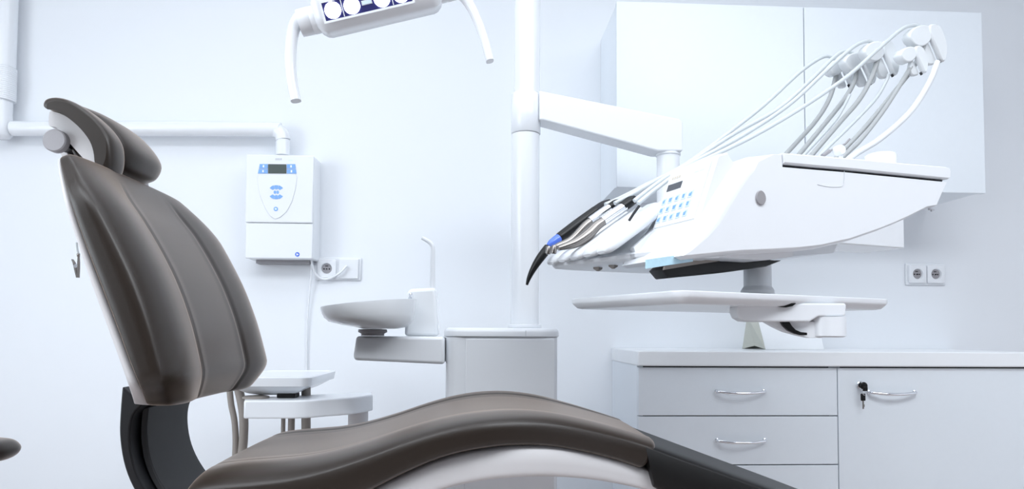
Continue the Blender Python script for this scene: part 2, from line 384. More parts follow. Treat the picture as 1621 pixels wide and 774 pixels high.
# rosette of six curved keys
def arc_key(a0, a1, r0, r1, cx_=437.8, cy_=304.5, sx=1.0, sy=.92):
    o = [(cx_ + sx*r1*math.cos(math.radians(a0+(a1-a0)*i/6)), cy_ - sy*r1*math.sin(math.radians(a0+(a1-a0)*i/6))) for i in range(7)]
    i_ = [(cx_ + sx*r0*math.cos(math.radians(a1+(a0-a1)*i/6)), cy_ - sy*r0*math.sin(math.radians(a1+(a0-a1)*i/6))) for i in range(7)]
    return o + i_
for a0, a1, r0, r1 in ((34, 70, 6.5, 12.5), (73, 107, 5.0, 12), (110, 146, 6.5, 12.5), (214, 250, 6.5, 12.5), (253, 287, 5.0, 12), (290, 326, 6.5, 12.5)):
    plate(cov, 'arrow_key', arc_key(a0, a1, r0, r1), BLUE, .0024, .0012)
for dx in (-2.2, 2.2): plate(cov, 'centre_key', [(437.8+dx+2*math.cos(a), 304.5+2.6*math.sin(a)) for a in [2*math.pi*i/14 for i in range(14)]], BLUE, .0024, .0012)
k = plate(cov, 'round_key', [(437+3.3*math.cos(a), 331+3.3*math.sin(a)) for a in [2*math.pi*i/20 for i in range(20)]], BLUE, .0024, .0015)
plate(k, 'key_mark', [(437+1.7*math.cos(a), 331+1.7*math.sin(a)) for a in [2*math.pi*i/14 for i in range(14)]], PBLUE, .0038, .0004)
for i, (xx, ww) in enumerate(((436.2, 2.2), (438.8, 2.4), (441.6, 2.0), (444, 2.4))):     # maker's name, too small to read
    plate(cov, 'name_print', [(xx, 250.5), (xx+ww, 250.5), (xx+ww-.3, 253.6), (xx-.3, 253.6)], LGREY, .0001, .0004)
plate(cov, 'name_print', [(457, 253), (463.5, 253), (463.5, 254.6), (457, 254.6)], PBLUE, .0001, .0004)
lb = plate(t, 'round_badge', [(470.3+3.6*math.cos(a), 402.5+3.6*math.sin(a)) for a in [2*math.pi*i/20 for i in range(20)]], TINT, -.0038, .0008)
plate(lb, 'badge_mark', [(469, 400.6), (472.6, 402.5), (469, 404.4)], PAPER, -.0030, .0004)
YP = 2.452
r = .0262
pts = [P(448, 246, YP), P(448, 222, YP), P(446, 213, YP), P(439, 207, YP), P(430, 205.3, YP), P(300, 204, YP), P(100, 203.6, YP), P(20, 203.5, YP)]
bm = B(); tube(bm, [pts[0], pts[1]], .024, 24); tube(bm, pts[1:], .0258, 24, res=70)
obj('bent_pipe', bm, ENAMEL, t, smooth=50)
e = P(1, 204, YP)
bm = B(); zc0 = P(1, 160, YP).z; zc1 = P(1, 108, YP).z
lathe(bm, [(.001, -.036), (.025, -.034), (.036, -.022), (.038, 0), (.036, .03), (.0335, .05), (.0335, zc0-e.z)], (e.x, YP, e.z), n=32)
obj('elbow', bm, ENAMEL, t, smooth=50)
prof = [(.034, 0)]
nr = 17
for i in range(nr):
    z_ = (zc1-zc0)*i/nr; dzz = (zc1-zc0)/nr
    prof += [(.0425, z_+.0005), (.0425, z_+dzz*.55), (.0412, z_+dzz*.7), (.0412, z_+dzz*.95)]
prof += [(.0425, zc1-zc0), (.036, zc1-zc0+.003)]
obj('ribbed_collar', lathe(B(), prof, (e.x, YP, zc0), n=36), ENAMEL, t)
obj('upright_tube', lathe(B(), [(.0385, 0), (.0385, CEIL-.1-zc1)], (e.x, YP, zc1), n=32), ENAMEL, t, smooth=50)

# power cable
bm = B()
pl = P(552, 428, YW-.02)
tube(bm, [P(493, 405, 2.44), P(494.5, 420, 2.46), P(500, 434, 2.475), P(511, 441.5, 2.48), P(524, 440, 2.475), P(538, 432, 2.465), P(546, 424, 2.47), (P(548.5, 421.5, 2.48))], .0042, 10, res=60)
obj_cable = obj('power_cable', bm, WHITE, smooth=60)
tag(obj_cable, 'thin white cable looping from the control box into the double socket', 'cable')
bm = B(); tube(bm, [P(491, 405, 2.46), P(493, 430, 2.47), P(490, 465, 2.485), P(486.5, 510, 2.49), P(485.5, 560, 2.493), P(486, 640, 2.493)], .0028, 8, res=40)
tag(obj('wall_cable', bm, ENAMEL, smooth=60), 'thin white cable hanging down the wall under the control box', 'cable')

# ------------------------------------------------------------------ dental unit: cabinet, pole, arm
YD = 1.80
xa, xb = P(705, 560, YD).x, P(884.5, 560, YD).x
zl0, zl1 = P(795, 534, YD).z, P(795, 519, YD).z
def rrect(xa, xb, ya, yb, r, z, n=8, inset=0):
    xa += inset; xb -= inset; ya += inset; yb -= inset; r = max(r - inset, .004); out = []
    for cx_, cy_, a0 in ((xb-r, yb-r, 0), (xa+r, yb-r, 90), (xa+r, ya+r, 180), (xb-r, ya+r, 270)):
        for i in range(n+1):
            a = math.radians(a0 + 90*i/n); out.append(Vector((cx_ + r*math.cos(a), cy_ + r*math.sin(a), z)))
    return out
t = thing('unit_cabinet', 'tall white rounded cabinet with overhanging lid behind the chair seat', 'dental unit', ((xa+xb)/2, YD+.15, 0))
UD = YD + .30
bm = B(); rings(bm, [rrect(xa, xb, YD, UD, .035, .0), rrect(xa, xb, YD, UD, .035, zl0)])
obj('body', bm, ENAMEL, t)
bm = B(); lo_, lh = -.006, zl1 - zl0
rings(bm, [rrect(xa, xb, YD, UD, .05, zl0+.0005, inset=-.001), rrect(xa, xb, YD, UD, .05, zl0+.003, inset=-.006), rrect(xa, xb, YD, UD, .05, zl0+lh*.55, inset=-.006), rrect(xa, xb, YD, UD, .05, zl0+lh*.85, inset=-.003), rrect(xa, xb, YD, UD, .05, zl0+lh, inset=.004)])
obj('lid', bm, WHITE, t, smooth=60)
xs = P(832, 526, YD).x
obj('lid_seam', box(B(), (xs-.0007, YD-.0066, zl0+.004), (xs+.0007, YD-.0058, zl1-.006)), LGREY, t)
xs2 = P(737, 560, YD).x
obj('front_panel', box(B(), (xs2, YD-.0035, .12), (P(878, 560, YD).x, YD-.0002, zl0-.004)), ENAMEL, t, bev=.003)
ZL = zl1
YPL = 1.95
pb = P(830.5, 511, YPL); PX = pb.x
t = thing('support_pole', 'thick white upright pole with a swing arm rising from the unit cabinet', 'support pole', (PX, YPL, ZL))
obj('base_ring', lathe(B(), [(.046, ZL+.0003), (.048, ZL+.004), (.047, ZL+.010), (.040, ZL+.012)], (PX, YPL, 0), n=40), WHITE, t)
zc0 = P(831, 213, YPL).z; zc1 = P(833, 149.5, YPL).z
obj('lower_tube', lathe(B(), [(.0405, ZL+.012), (.0405, zc0-.002)], (PX, YPL, 0), n=48), ENAMEL, t, smooth=50)
obj('joint_gap', lathe(B(), [(.0395, zc0-.0022), (.0395, zc0+.0005)], (PX, YPL, 0), n=48), GREY, t)
obj('upper_tube', lathe(B(), [(.0378, zc1), (.0378, CEIL-.001)], (PX+.004, YPL, 0), n=48), ENAMEL, t, smooth=50)
obj('collar', lathe(B(), [(.0405, zc0), (.0425, zc0+.002), (.0425, zc1-.003), (.039, zc1)], (PX+.001, YPL, 0), n=48), ENAMEL, t, smooth=50)
q = [P(852, 150, YPL), P(1070, 194, YPL), P(1075.5, 200, YPL), P(1075.5, 244, YPL), P(1035.5, 244, YPL), P(858, 196, YPL), P(852, 196, YPL)]
bm = B(); prism(bm, [(p.x, YPL-.036, p.z) for p in q], (0, .072, 0)); obj('swing_arm', bm, ENAMEL, t, bev=.005, seg=3)
cxt = (P(1037, 260, YPL).x + P(1076, 260, YPL).x)/2
ztb = P(1055, 243.5, YPL).z
obj('drop_tube', lathe(B(), [(.033, ztb-.19), (.033, ztb-.008), (.036, ztb-.006), (.036, ztb-.0005)], (cxt+.002, YPL, 0), n=36), ENAMEL, t, smooth=50)
TUBE = Vector((cxt+.002, YPL, ztb-.19))

# ------------------------------------------------------------------ cuspidor
YS = 1.86
t = thing('cuspidor', 'white spittoon with tall thin water spout beside the unit cabinet', 'cuspidor', (P(640, 570, YS).x, YS, P(640, 570, YS).z))
q = [P(564.5, 532, YS-.05), P(704, 533, YS-.05), P(704, 576.5, YS-.05), P(561, 570, YS-.05), P(560, 562, YS-.05)]
bm = B(); prism(bm, [(p.x, YS-.06, p.z) for p in q], (0, .14, 0)); obj('base_arm', bm, ENAMEL, t, bev=.008, seg=3)
zt_ = P(630, 532, YS-.05).z
bm = B(); prism(bm, [(P(640, 520, YS).x, YS+.0, zt_), (P(644, 462, YS).x, YS+.0, P(640, 462, YS).z), (P(647, 457, YS).x, YS, P(647, 457, YS).z), (P(690, 455, YS).x, YS, P(690, 455, YS).z), (P(694, 520, YS).x, YS, zt_)], (0, .07, 0))
obj('tower', bm, CERAM, t, bev=.012, seg=4)
bm = B(); Ys = YS + .03
tube(bm, [P(685, 458, Ys), P(685, 420, Ys), P(685.5, 396, Ys), P(684, 388, Ys), P(678, 382, Ys), P(668, 376.5, Ys)], [.0078, .007, .0065, .0065, .006, .005], 16, res=40)
obj('water_spout', bm, WHITE, t, smooth=60)
bm = B(); tube(bm, [P(650, 466, YS-.01), P(651, 471, YS-.02), P(649, 473, YS-.04)], .006, 12, res=12); obj('rinse_nozzle', bm, CHROME, t, smooth=60)
# bowl: boat shaped dish
s = YS/F
bcx = P(589, 500, YS).x
def zpx(py): return P(589, py, YS).z
bm = B(); n = 48
outer = [(0, 71.5, 482, 1.0), (0, 71.3, 485, 1.0), (.5, 69.8, 493, .98), (1.5, 67.5, 501, .95), (4, 63, 508, .9), (11, 51, 514, .8), (18, 38, 518, .7), (18, 26, 520.5, .6)]
inner = [(18, 22, 514, .55), (14, 44, 509, .75), (6, 58, 499, .88), (1, 66.5, 485.5, .97), (0, 70, 482, .99)]
def bring(dx, rx, py, ry):
    out = []
    for k in range(n):
        a = 2*math.pi*k/n
        x = rx*math.cos(a); yy = .125*ry*math.sin(a)
        tilt = (x/71.5)*7.0*max(0, min(1, (522-py)/40))
        p = Vector((bcx + (dx + x)*s, YS-.055+yy, zpx(py - tilt))); out.append(p)
    return out
vr = rings(bm, [bring(*o) for o in outer[::-1]] + [bring(*o) for o in inner[::-1]], caps=True)
bowl = obj('bowl', bm, CERAM, t, smooth=70)
nx = P(594, 525, YS).x
obj('drain_neck', lathe(B(), [(.030, zpx(532)+.001), (.030, zpx(528)), (.038, zpx(525.5)), (.037, zpx(521.5)), (.02, zpx(520.8))], (nx, YS-.045, 0), n=32), GREY, t, label='grey drain neck under the bowl')

# ------------------------------------------------------------------ assistant's console behind the chair back
YA = 1.88
t = thing('assistant_console', 'low white instrument console with hanging hoses behind the chair back', 'assistant console', (P(565, 640, 2.05).x, 2.05, 0))
za0, za1 = P(430, 663, YA).z, P(430, 634, YA).z
path = [(P(386, 640, YA).x, YA), (P(430, 640, YA).x, YA), (P(478, 640, YA).x, YA+.005), (P(520, 640, YA+.05).x, YA+.05), (P(560, 640, 1.98).x, 1.98), (P(590, 640, 2.07).x, 2.07)]
pf = cr(path, 24)
back = [(x - .01, y + .10) if i < 14 else (x - .04 , y + .11) for i, (x, y) in enumerate(pf)]
poly = [(x, y) for x, y in pf] + [(P(588, 640, 2.16).x, 2.16), (P(500, 640, 2.10).x, 2.06), (P(440, 640, 2.0).x, 2.0), (P(388, 640, 2.0).x, 2.0)]
bm = B(); prism(bm, [(x, y, za0) for x, y in poly], (0, 0, za1-za0)); obj('arm', bm, ENAMEL, t, bev=.005, seg=3)
pz = P(567, 660, 2.10)
obj('post', lathe(B(), [(.030, .02), (.030, za0)], (pz.x, 2.10, 0), n=32), SHELLM, t, smooth=50)
obj('foot', lathe(B(), [(.13, 0), (.13, .012), (.10, .02)], (pz.x, 2.10, 0), n=40), SHELLM, t)
# upper tray head
YT0, YT1 = 1.90, 2.26
zt0 = P(440, 597, YT0).z
xa, xb = P(352, 600, YT0).x, P(491, 600, YT0).x
def zt_px(py): return P(430, py, YT0).z
bm = B()
rings(bm, [rrect(xa, xb, YT0, YT1, .03, zt_px(629), inset=.075), rrect(xa, xb, YT0, YT1, .03, zt_px(625), inset=.05), rrect(xa, xb, YT0, YT1, .03, zt_px(618), inset=.028), rrect(xa, xb, YT0, YT1, .03, zt_px(613), inset=.012),
           rrect(xa, xb, YT0, YT1, .03, zt_px(612), inset=.004), rrect(xa, xb, YT0, YT1, .03, zt_px(601), inset=0), rrect(xa, xb, YT0, YT1, .03, zt_px(598.5), inset=0), rrect(xa, xb, YT0, YT1, .03, zt_px(597), inset=.004),
           rrect(xa, xb, YT0, YT1, .03, zt_px(597), inset=.012), rrect(xa, xb, YT0, YT1, .03, zt_px(598.5), inset=.02)])
obj('tray_head', bm, ENAMEL, t, smooth=50)
obj('pivot_pad', box(B(), (P(441, 626, 1.97).x, 1.95, za1+.0003), (P(470, 626, 1.97).x, 2.0, za1+.012)), BLACK, t, bev=.002, label='black pivot pad')
bm = B(); lathe(bm, [(.02, 0), (.02, .02)], (P(462, 622, 1.98).x, 1.98, za1+.012), n=24); obj('pivot', bm, GREY, t)
obj('suction_seat', lathe(B(), [(.036, 0), (.036, .004), (.03, .006)], (P(405, 630, 1.95).x, 1.95, za1+.0003), n=32), HOSEB, t)
def hose(px, r, Y, top, n=14):
    bm = B(); pts = [P(px_, py_, Y) for px_, py_ in px]; tube(bm, pts, r, n, res=40)
    return obj('hose', bm, HOSEB, t, smooth=60)
hose([(363, 612), (366, 640), (371, 665), (373, 695), (372, 730), (370, 790)], .0085, 1.99, 0)
hose([(377, 612), (383, 640), (386, 665), (385, 700), (381, 735), (376, 800)], .0125, 1.99, 0)
hose([(448.5, 622), (448.5, 660), (448, 690), (447, 790)], .0062, 2.03, 0)
hose([(461, 622), (461.5, 660), (461, 690), (461, 790)], .0098, 2.03, 0)
hose([(484.5, 606), (484.5, 640), (484.5, 690), (485, 790)], .0135, 2.03, 0)

# ------------------------------------------------------------------ the dental chair
YN, YFAR = 1.15, 1.72
YM = (YN + YFAR)/2
ch = thing('dental_chair', 'reclined taupe leather dental chair with dark foot end', 'dental chair', (P(520, 800, YM).x, YM, 0))
def pad(front_px, back_px, half, ends=(.06, .06), n=5.0, NT=56, NS=96, relief=None, pw=6.0, hw=None, side=None):
    """upholstered pad: front and back profile in the near edge plane; lateral = y; relief(t, s) sinks the front face (metres)"""
    bm = B(); rs = []
    for i in range(NT + 1):
        w = i/NT; t = .5 - .5*math.cos(math.pi*w)
        t = .35*t + .65*w if 0 else t
        f0 = crt(front_px, t); b0 = crt(back_px, t)
        h = (hw(t) if hw else half) 
        edge = 1.0
        if t < ends[0]: edge = math.sqrt(max(0, 1 - (1 - t/ends[0])**2))
        if t > 1 - ends[1]: edge = math.sqrt(max(0, 1 - (1 - (1-t)/ends[1])**2))
        edge = max(edge, .03)
        yn = YM - h                                     # profile is given where the near edge stands
        fx_, fz_ = XZ(*f0, yn); bx_, bz_ = XZ(*b0, yn)
        mx, mz = (fx_+bx_)/2, (fz_+bz_)/2
        dx, dz = (fx_-bx_)/2*(.25+.75*edge), (fz_-bz_)/2*(.25+.75*edge)
        hh = h - .045*(1-edge)
        ring = []
        secs = []
        for k in range(NS + 1):
            w_ = 1 - 2*k/NS; ss = .45*w_ + .55*math.sin(w_*math.pi/2)
            secs.append((ss, max(0.0, 1 - abs(ss)**n)**(1/n)))
        for k in range(1, 24):
            w_ = -1 + 2*k/24; ss = math.sin(w_*math.pi/2)
            if abs(ss) > .992: continue
            secs.append((ss, -max(0.0, 1 - abs(ss)**9)**(1/9)))
        for q_ in (.14, .30, .46, .60, .72):
            secs.insert(NS + 1 + int(q_*0), (-(1 - q_**9)**(1/9), -q_))
        secs[NS+1:NS+6] = secs[NS+1:NS+6][::-1]
        for q_ in (.72, .60, .46, .30, .14): secs.append(((1 - q_**9)**(1/9), -q_))
        for sx, q in secs:
            # even out superellipse spacing
            d = q
            rel = 0
            if relief and q > .3: rel = relief(t, sx) * (q-.3)/.7
            L = math.hypot(dx, dz) or 1
            nx_, nz_ = dx/L, dz/L
            ring.append(Vector((mx + dx*d - nx_*rel, YM + sx*hh, mz + dz*d - nz_*rel)))
        rs.append(ring)
    rings(bm, rs); return bm
def smooth01(x): x = max(0, min(1, x)); return x*x*(3-2*x)
def back_relief(t, s):
    a = abs(s)
    r = .020*(1 - smooth01((a-.30)/.55))                # hollow middle between the bolsters
    g = math.exp(-((a-.43)/.022)**2) * .0032 * smooth01((t-.10)/.12)   # two seams
    return r*smooth01(t/.25) + g
bF = [(112, 236), (129, 256), (158, 300), (196, 362), (228, 424), (254, 494), (271, 562), (280, 613), (284, 645)]
bB = [(89, 243), (93, 275), (102, 315), (123, 380), (147, 445), (173, 512), (198, 578), (217, 622), (227, 645)]
def back_h(t): return (YFAR-YN)/2*(0.80 + .20*smooth01(t/.30) - .24*smooth01((t-.80)/.20))
obj('backrest', pad(bF, bB, (YFAR-YN)/2, (.06, .05), 2.8, relief=back_relief, hw=back_h), LEATH, ch, smooth=60)
# pale rear shell
sF = [(x+10, y) for x, y in bB]
sB = [(89, 250), (91, 272), (99, 317), (120, 384), (141, 447), (165, 512), (189, 578), (205, 626), (209, 641)]
obj('backrest_shell', pad(sF, sB, .27, (.04, .04), 4.0, NS=64, hw=lambda t: back_h(t) - .006), SHELLM, ch, smooth=60, label='pale rear shell of the backrest')
# support bracket
Ybr0, Ybr1 = 1.27, 1.52
o_px = [(193, 612), (190, 650), (189, 690), (196, 735), (212, 775), (240, 815), (290, 850), (360, 870)]
i_px = [(225, 640), (210, 658), (205, 690), (211, 733), (228, 772), (255, 806), (300, 833), (360, 850)]
oo = cr(pxpoly(o_px, Ybr0), 30); ii = cr(pxpoly(i_px, Ybr0), 30)
bm = B(); prism(bm, [(x, Ybr0, z) for x, z in oo] + [(x, Ybr0, z) for x, z in ii[::-1]], (0, Ybr1-Ybr0, 0))
br = obj('backrest_bracket', bm, CHAR, ch, bev=.003, label='black curved bracket carrying the backrest')
mo = cr(pxpoly([(212, 650), (209, 690), (215, 735), (232, 775), (260, 810)], Ybr0), 20)
bm = B(); rings(bm, [[(x, Ybr0+.03, z), (x+.009, Ybr0+.036, z+.003), (x+.009, Ybr1-.036, z+.003), (x, Ybr1-.03, z)] for x, z in mo]); obj('bracket_rib', bm, CHAR, br, bev=.002)
# seat
H0 = (YFAR-YN)/2
def seat_h(t): return H0 - .085*smooth01((t-.60)/.40)
tF = [(282, 772), (300, 751), (340, 741), (400, 736), (455, 731), (510, 721), (575, 703), (640, 682), (700, 666), (760, 656), (820, 652), (880, 656), (940, 668), (1000, 684), (1052, 700)]
tB = [(282, 850), (300, 858), (340, 858), (400, 850), (455, 838), (510, 817), (575, 787), (640, 754), (700, 729), (760, 715), (820, 709), (880, 711), (940, 722), (985, 734), (1020, 746)]
def seat_relief(t, s):
    a = abs(s)
    return .010*(1 - smooth01((a-.45)/.35))*smooth01(t/.15)*(1-.6*smooth01((t-.75)/.25)) + .0025*math.exp(-((a-.60)/.022)**2)*smooth01((t-.03)/.05)
obj('seat', pad(tF, tB, H0, (.045, .02), 3.4, NT=72, relief=seat_relief, hw=seat_h), LEATH, ch, smooth=60)
# pale shell under the seat
uF = [(460, 812), (520, 800), (575, 775), (640, 744), (700, 719), (760, 706), (820, 700), (880, 702), (940, 713), (1000, 730), (1040, 744)]
uB = [(460, 880), (520, 862), (575, 838), (640, 806), (700, 781), (760, 767), (820, 761), (880, 760), (940, 764), (1000, 774), (1050, 786)]
obj('seat_shell', pad(uF, uB, H0-.02, (.03, .02), 5.0, NS=64, hw=lambda t: H0-.022-.08*smooth01((t-.55)/.45)), SHELLM, ch, smooth=60, label='pale shell under the seat')
# foot end
fF = [(1019, 699), (1060, 714), (1110, 732), (1160, 750), (1229, 775), (1320, 808), (1420, 846)]
fB = [(1036, 775), (1080, 800), (1120, 815), (1160, 828), (1229, 848), (1320, 872), (1420, 895)]
obj('foot_cover', pad(fF, fB, .2, (.012, .03), 9.0, NS=96, hw=lambda t: .203-.035*t), BLACKU, ch, smooth=45, label='dark protective cover on the foot end')
# column and base plate, below the frame
cxb = P(520, 900, YM).x
obj('lift_column', box(B(), (cxb-.10, YM-.10, .08), (cxb+.14, YM+.10, .66)), SHELLM, ch, bev=.02, seg=3)
obj('base_plate', box(B(), (cxb-.30, YM-.24, 0), (cxb+.42, YM+.24, .08)), SHELLM, ch, bev=.03, seg=3)
obj('link_bar', box(B(), (P(330, 850, Ybr0).x, Ybr0+.02, P(330, 866, Ybr0).z-.05), (cxb-.08, Ybr1-.02, P(330, 866, Ybr0).z+.02)), CHAR, ch, bev=.005)
# headrest
def cz(pts, zoom=3.097, ox=0, oy=130): return [(ox + x/zoom, oy + y/zoom) for x, y in pts]
wing = cz([(230,112),(245,90),(290,81),(350,93),(420,130),(490,185),(540,240),(572,300),(580,370),(572,430),(552,472),(524,482),(512,440),(505,380),(482,315),(432,248),(372,193),(312,152),(262,134),(235,131)])
hr = slab_y(B(), smooth_poly(pxpoly(wing, 1.345), 3), 1.352, .030, n=2.6, cap=.22)
hro = obj('headrest', hr, LEATH, ch, smooth=60)
main = cz([(415,150),(455,158),(510,176),(585,205),(660,250),(725,318),(765,388),(757,440),(722,480),(652,497),(590,492),(530,478),(490,420),(455,330),(425,230)])
obj('neck_pad', slab_y(B(), smooth_poly(pxpoly(main, 1.495), 3), 1.465, .09, n=2.6, cap=.36), LEATH, ch, smooth=60)
shell = cz([(236,138),(262,138),(312,156),(368,196),(428,250),(478,316),(503,380),(512,440),(522,478),(500,468),(430,400),(340,300),(280,228),(262,215),(236,212),(231,190)])
obj('headrest_shell', slab_y(B(), smooth_poly(pxpoly(shell, 1.36), 2), 1.455, .095, n=6, cap=.12), SHELLM, ch, smooth=50, label='pale shell behind the headrest')
kn = P(82.5, 220.5, 1.34)
prof = [(.019, -.003), (.0205, 0), (.0222, .003)]
bm = B(); lathe(bm, [(.0205, 0), (.0222, .002), (.0222, .015), (.020, .017)], (kn.x, 1.362, kn.z), (0, -1, 0), 40); 
obj('headrest_knob', bm, GREY, ch, label='round grey clamp knob')
bm = B(); q = P(104, 224, 1.37); lathe(bm, [(.008, 0), (.008, .16)], (q.x, 1.37, q.z), (0, 1, 0), 16); box(bm, (kn.x-.01, 1.363, kn.z-.01), (q.x+.01, 1.50, kn.z+.008)); obj('headrest_hinge', bm, CHAR, ch)
bm = B(); pts = [P(108, 222, 1.45), P(124, 252, 1.45), P(148, 300, 1.45), P(175, 345, 1.45)]
rings(bm, [[(p.x-.006, 1.40, p.z-.004), (p.x+.006, 1.40, p.z+.004), (p.x+.006, 1.49, p.z+.004), (p.x-.006, 1.49, p.z-.004)] for p in pts]); obj('headrest_stem', bm, SHELLM, ch, bev=.002)

# bib clip hanging at the backrest
YCl = 1.20
t = thing('bib_clip', 'small metal bib clip hanging from the rear edge of the backrest', 'clip', P(123, 440, YCl))
bm = B(); tube(bm, [P(121, 384, YCl), P(122, 395, YCl), P(123.8, 403, YCl)], .0022, 8, res=10); obj('cord', bm, HOSEW, t)
bm = B(); tube(bm, [P(124, 401.5, YCl), P(124, 406, YCl)], [.0026, .0024], 10); obj('ferrule', bm, STEEL, t)
def jaw(pts, w0):
    bm = B(); rs = []
    for (px_, py_), w, th in pts:
        p = P(px_, py_, YCl); rs.append([(p.x-th, YCl-w, p.z), (p.x+th, YCl-w, p.z), (p.x+th, YCl+w, p.z), (p.x-th, YCl+w, p.z)])
    rings(bm, rs); return bm
obj('jaw', jaw([((124.4, 405), .0022, .0007), ((124.6, 415), .003, .0008), ((124.4, 425), .003, .0009), ((124, 439.5), .002, .0012)], 0), STEEL, t)
obj('jaw', jaw([((114.6, 410.5), .0022, .0009), ((117.5, 416), .003, .0012), ((120, 425), .003, .0016), ((122.6, 439.5), .002, .0013)], 0), STEEL, t)
bm = B(); p = P(121.2, 421, YCl); lathe(bm, [(.0032, -.003), (.0032, .003)], p, (0, 1, 0), 12); obj('spring', bm, CHROME, t)

# ------------------------------------------------------------------ stool arm at the left edge
YO = 1.45
t = thing('operator_stool', 'taupe padded stool only its rounded rest showing at the frame edge', 'stool', (P(-140, 760, YO).x, YO, 0))
sx0 = P(-140, 712, YO).x
pp = pxpoly([(-110, 700), (-70, 695), (-30, 694), (-4, 695.5), (9, 699), (18, 706), (21, 713), (17, 721), (8, 727.5), (-4, 730), (-40, 731), (-80, 731), (-112, 722)], YO)
obj('arm_pad', slab_y(B(), smooth_poly(pp, 3), YO, .05, n=2.6, cap=.6), LEATH, t, smooth=60)
zpad = P(-40, 728, YO).z
bm = B(); tube(bm, [(P(-50, 728, YO).x, YO, zpad), (P(-60, 760, YO).x, YO, zpad-.10), (P(-90, 800, YO).x, YO, .52), (sx0-.05, YO, .47)], .014, 12, res=24); obj('arm_support', bm, CHROME, t, smooth=60)
obj('seat', lathe(B(), [(.02, .44), (.17, .44), (.19, .46), (.19, .50), (.17, .525), (.02, .53)], (sx0-.12, YO, 0), n=40), LEATH, t, smooth=60)
obj('gas_lift', lathe(B(), [(.03, .06), (.03, .25), (.02, .26), (.02, .44)], (sx0-.12, YO, 0), n=20), CHROME, t)
for k in range(5):
    a = 2*math.pi*k/5 + .3; bm = B(); tube(bm, [(sx0-.12+.02*math.cos(a), YO+.02*math.sin(a), .085), (sx0-.12+.24*math.cos(a), YO+.24*math.sin(a), .06)], [.022, .014], 10); tg = obj('leg', bm, CHROME, t)
    bm = B(); lathe(bm, [(.01, -.012), (.028, -.010), (.028, .010), (.01, .012)], (sx0-.12+.24*math.cos(a), YO+.24*math.sin(a), .0282), (-math.sin(a), math.cos(a), 0), 20); obj('caster', bm, BLACK, tg)

# ------------------------------------------------------------------ doctor's console (delivery unit)
AY = math.radians(19)
U = Vector((math.cos(AY), math.sin(AY), 0)); V = Vector((-math.sin(AY), math.cos(AY), 0)); Zv = Vector((0, 0, 1))
O = P(1200, 315, 1.25); O.z = CAM.z
def K(u, v, z): return O + U*u + V*v + Zv*z
def KP(px, py, v=0.0):                      # (u, z) on the upright plane at depth v of the console
    p = PN(px, py, O + V*v, V) - O; return (p.dot(U), p.z)
def KPT(px, py, v=0.0): return PN(px, py, O + V*v, V)
con = thing('instrument_console', 'large white instrument console with keypad hanging over the chair', 'delivery unit', K(.1, .2, KP(1200, 400)[1]))
def kpoly(pts, v=0.0): return [KP(x, y, v) for x, y in pts]
def vloft(bm, poly, vs, insets=None, raise_fn=None, mi=0, wt=None, shift=None):
    rs = []
    cu = sum(p[0] for p in poly)/len(poly); czz = sum(p[1] for p in poly)/len(poly)
    for i, v in enumerate(vs):
        ring = []
        for j, (u, z) in enumerate(poly):
            if insets and insets[i]:
                a = Vector(poly[j-1]); b = Vector(poly[(j+1) % len(poly)]); d = (b-a).normalized(); nrm = Vector((-d.y, d.x))
                if nrm.dot(Vector((cu-u, czz-z))) < 0: nrm = -nrm
                k_ = insets[i]*(wt[j] if wt else 1); u2, z2 = u + nrm.x*k_, z + nrm.y*k_
            else: u2, z2 = u, z
            if raise_fn: z2 = raise_fn(u2, z2, v)
            if shift: u2, z2 = shift(j, u2, z2, v)
            ring.append(K(u2, v, z2))
        rs.append(ring)
    rings(bm, rs, mi=mi); return bm
body_px = [(1237, 262.5), (1285, 266.5), (1334, 270.5), (1415, 278.5), (1496, 286.5), (1492, 305), (1482, 328), (1466, 331), (1437, 347), (1415, 357), (1390, 367), (1344, 383), (1297, 393.5), (1262, 397.5), (1222, 400), (1173, 402), (1120, 407), (1088, 410.5),
           (1077, 405), (1086, 390), (1105, 362), (1120, 339), (1136, 312), (1149, 291), (1161, 273), (1170, 260), (1181, 250), (1196, 244.2), (1222, 243.0), (1236, 244.0)]
body_w = [.15]*5 + [.2, .2, .2] + [.25]*8 + [.25, .25, .15, .4, .8] + [1]*6 + [.5, .1, .1]
body = kpoly(body_px)
zmid = KP(1300, 320)[1]
def hull(u, z, v):
    k = smooth01((zmid - z)/.06) * smooth01((u + .11)/.12) * max(0, v - .02)
    return z + k*.15
qa = [math.pi/2*i/9 for i in range(10)]
vs = [-.004 + .034*(1-math.cos(a)) for a in qa] + [.06, .10, .15, .20]
obj('body', vloft(B(), body, vs, [.030*(1-math.sin(a)) for a in qa] + [0, 0, 0, .004], hull, wt=body_w), WHITE, con, smooth=50)
core = kpoly([(1237, 260), (1495, 284), (1493, 290), (1237, 267)])
obj('rim_gap_shade', vloft(B(), core, [.004, .15]), DGAP, con)  # dark core block stands in for the shadow line under the rim
rim_px = [(1236.5, 242.8), (1290, 247), (1360, 253), (1430, 259.5), (1492, 264.5), (1499, 267), (1501, 273), (1500, 282.5), (1497, 284.5), (1415, 276.5), (1334, 268.5), (1285, 264.5), (1237, 260)]
obj('rim', vloft(B(), kpoly(rim_px), [-.0075, -.0068, -.004, -.001, .04, .10, .17, .178], [.003, .0015, .0004, 0, 0, 0, 0, .004]), WHITE, con, smooth=50)
# knob on the side
ku, kz = KP(1201, 315)
bm = B(); n = 28
def drop(r, v): return [K(ku + r*sect(2*math.pi*k/n, 2)[0]*(.92), v, kz + r*sect(2*math.pi*k/n, 2)[1]*(1.22 if math.sin(2*math.pi*k/n) > 0 else 1.0) ) for k in range(n)]
rings(bm, [drop(.0125, .002), drop(.0125, -.006), drop(.0115, -.0075)]); obj('side_knob', bm, GREY, con, label='grey oval side knob')
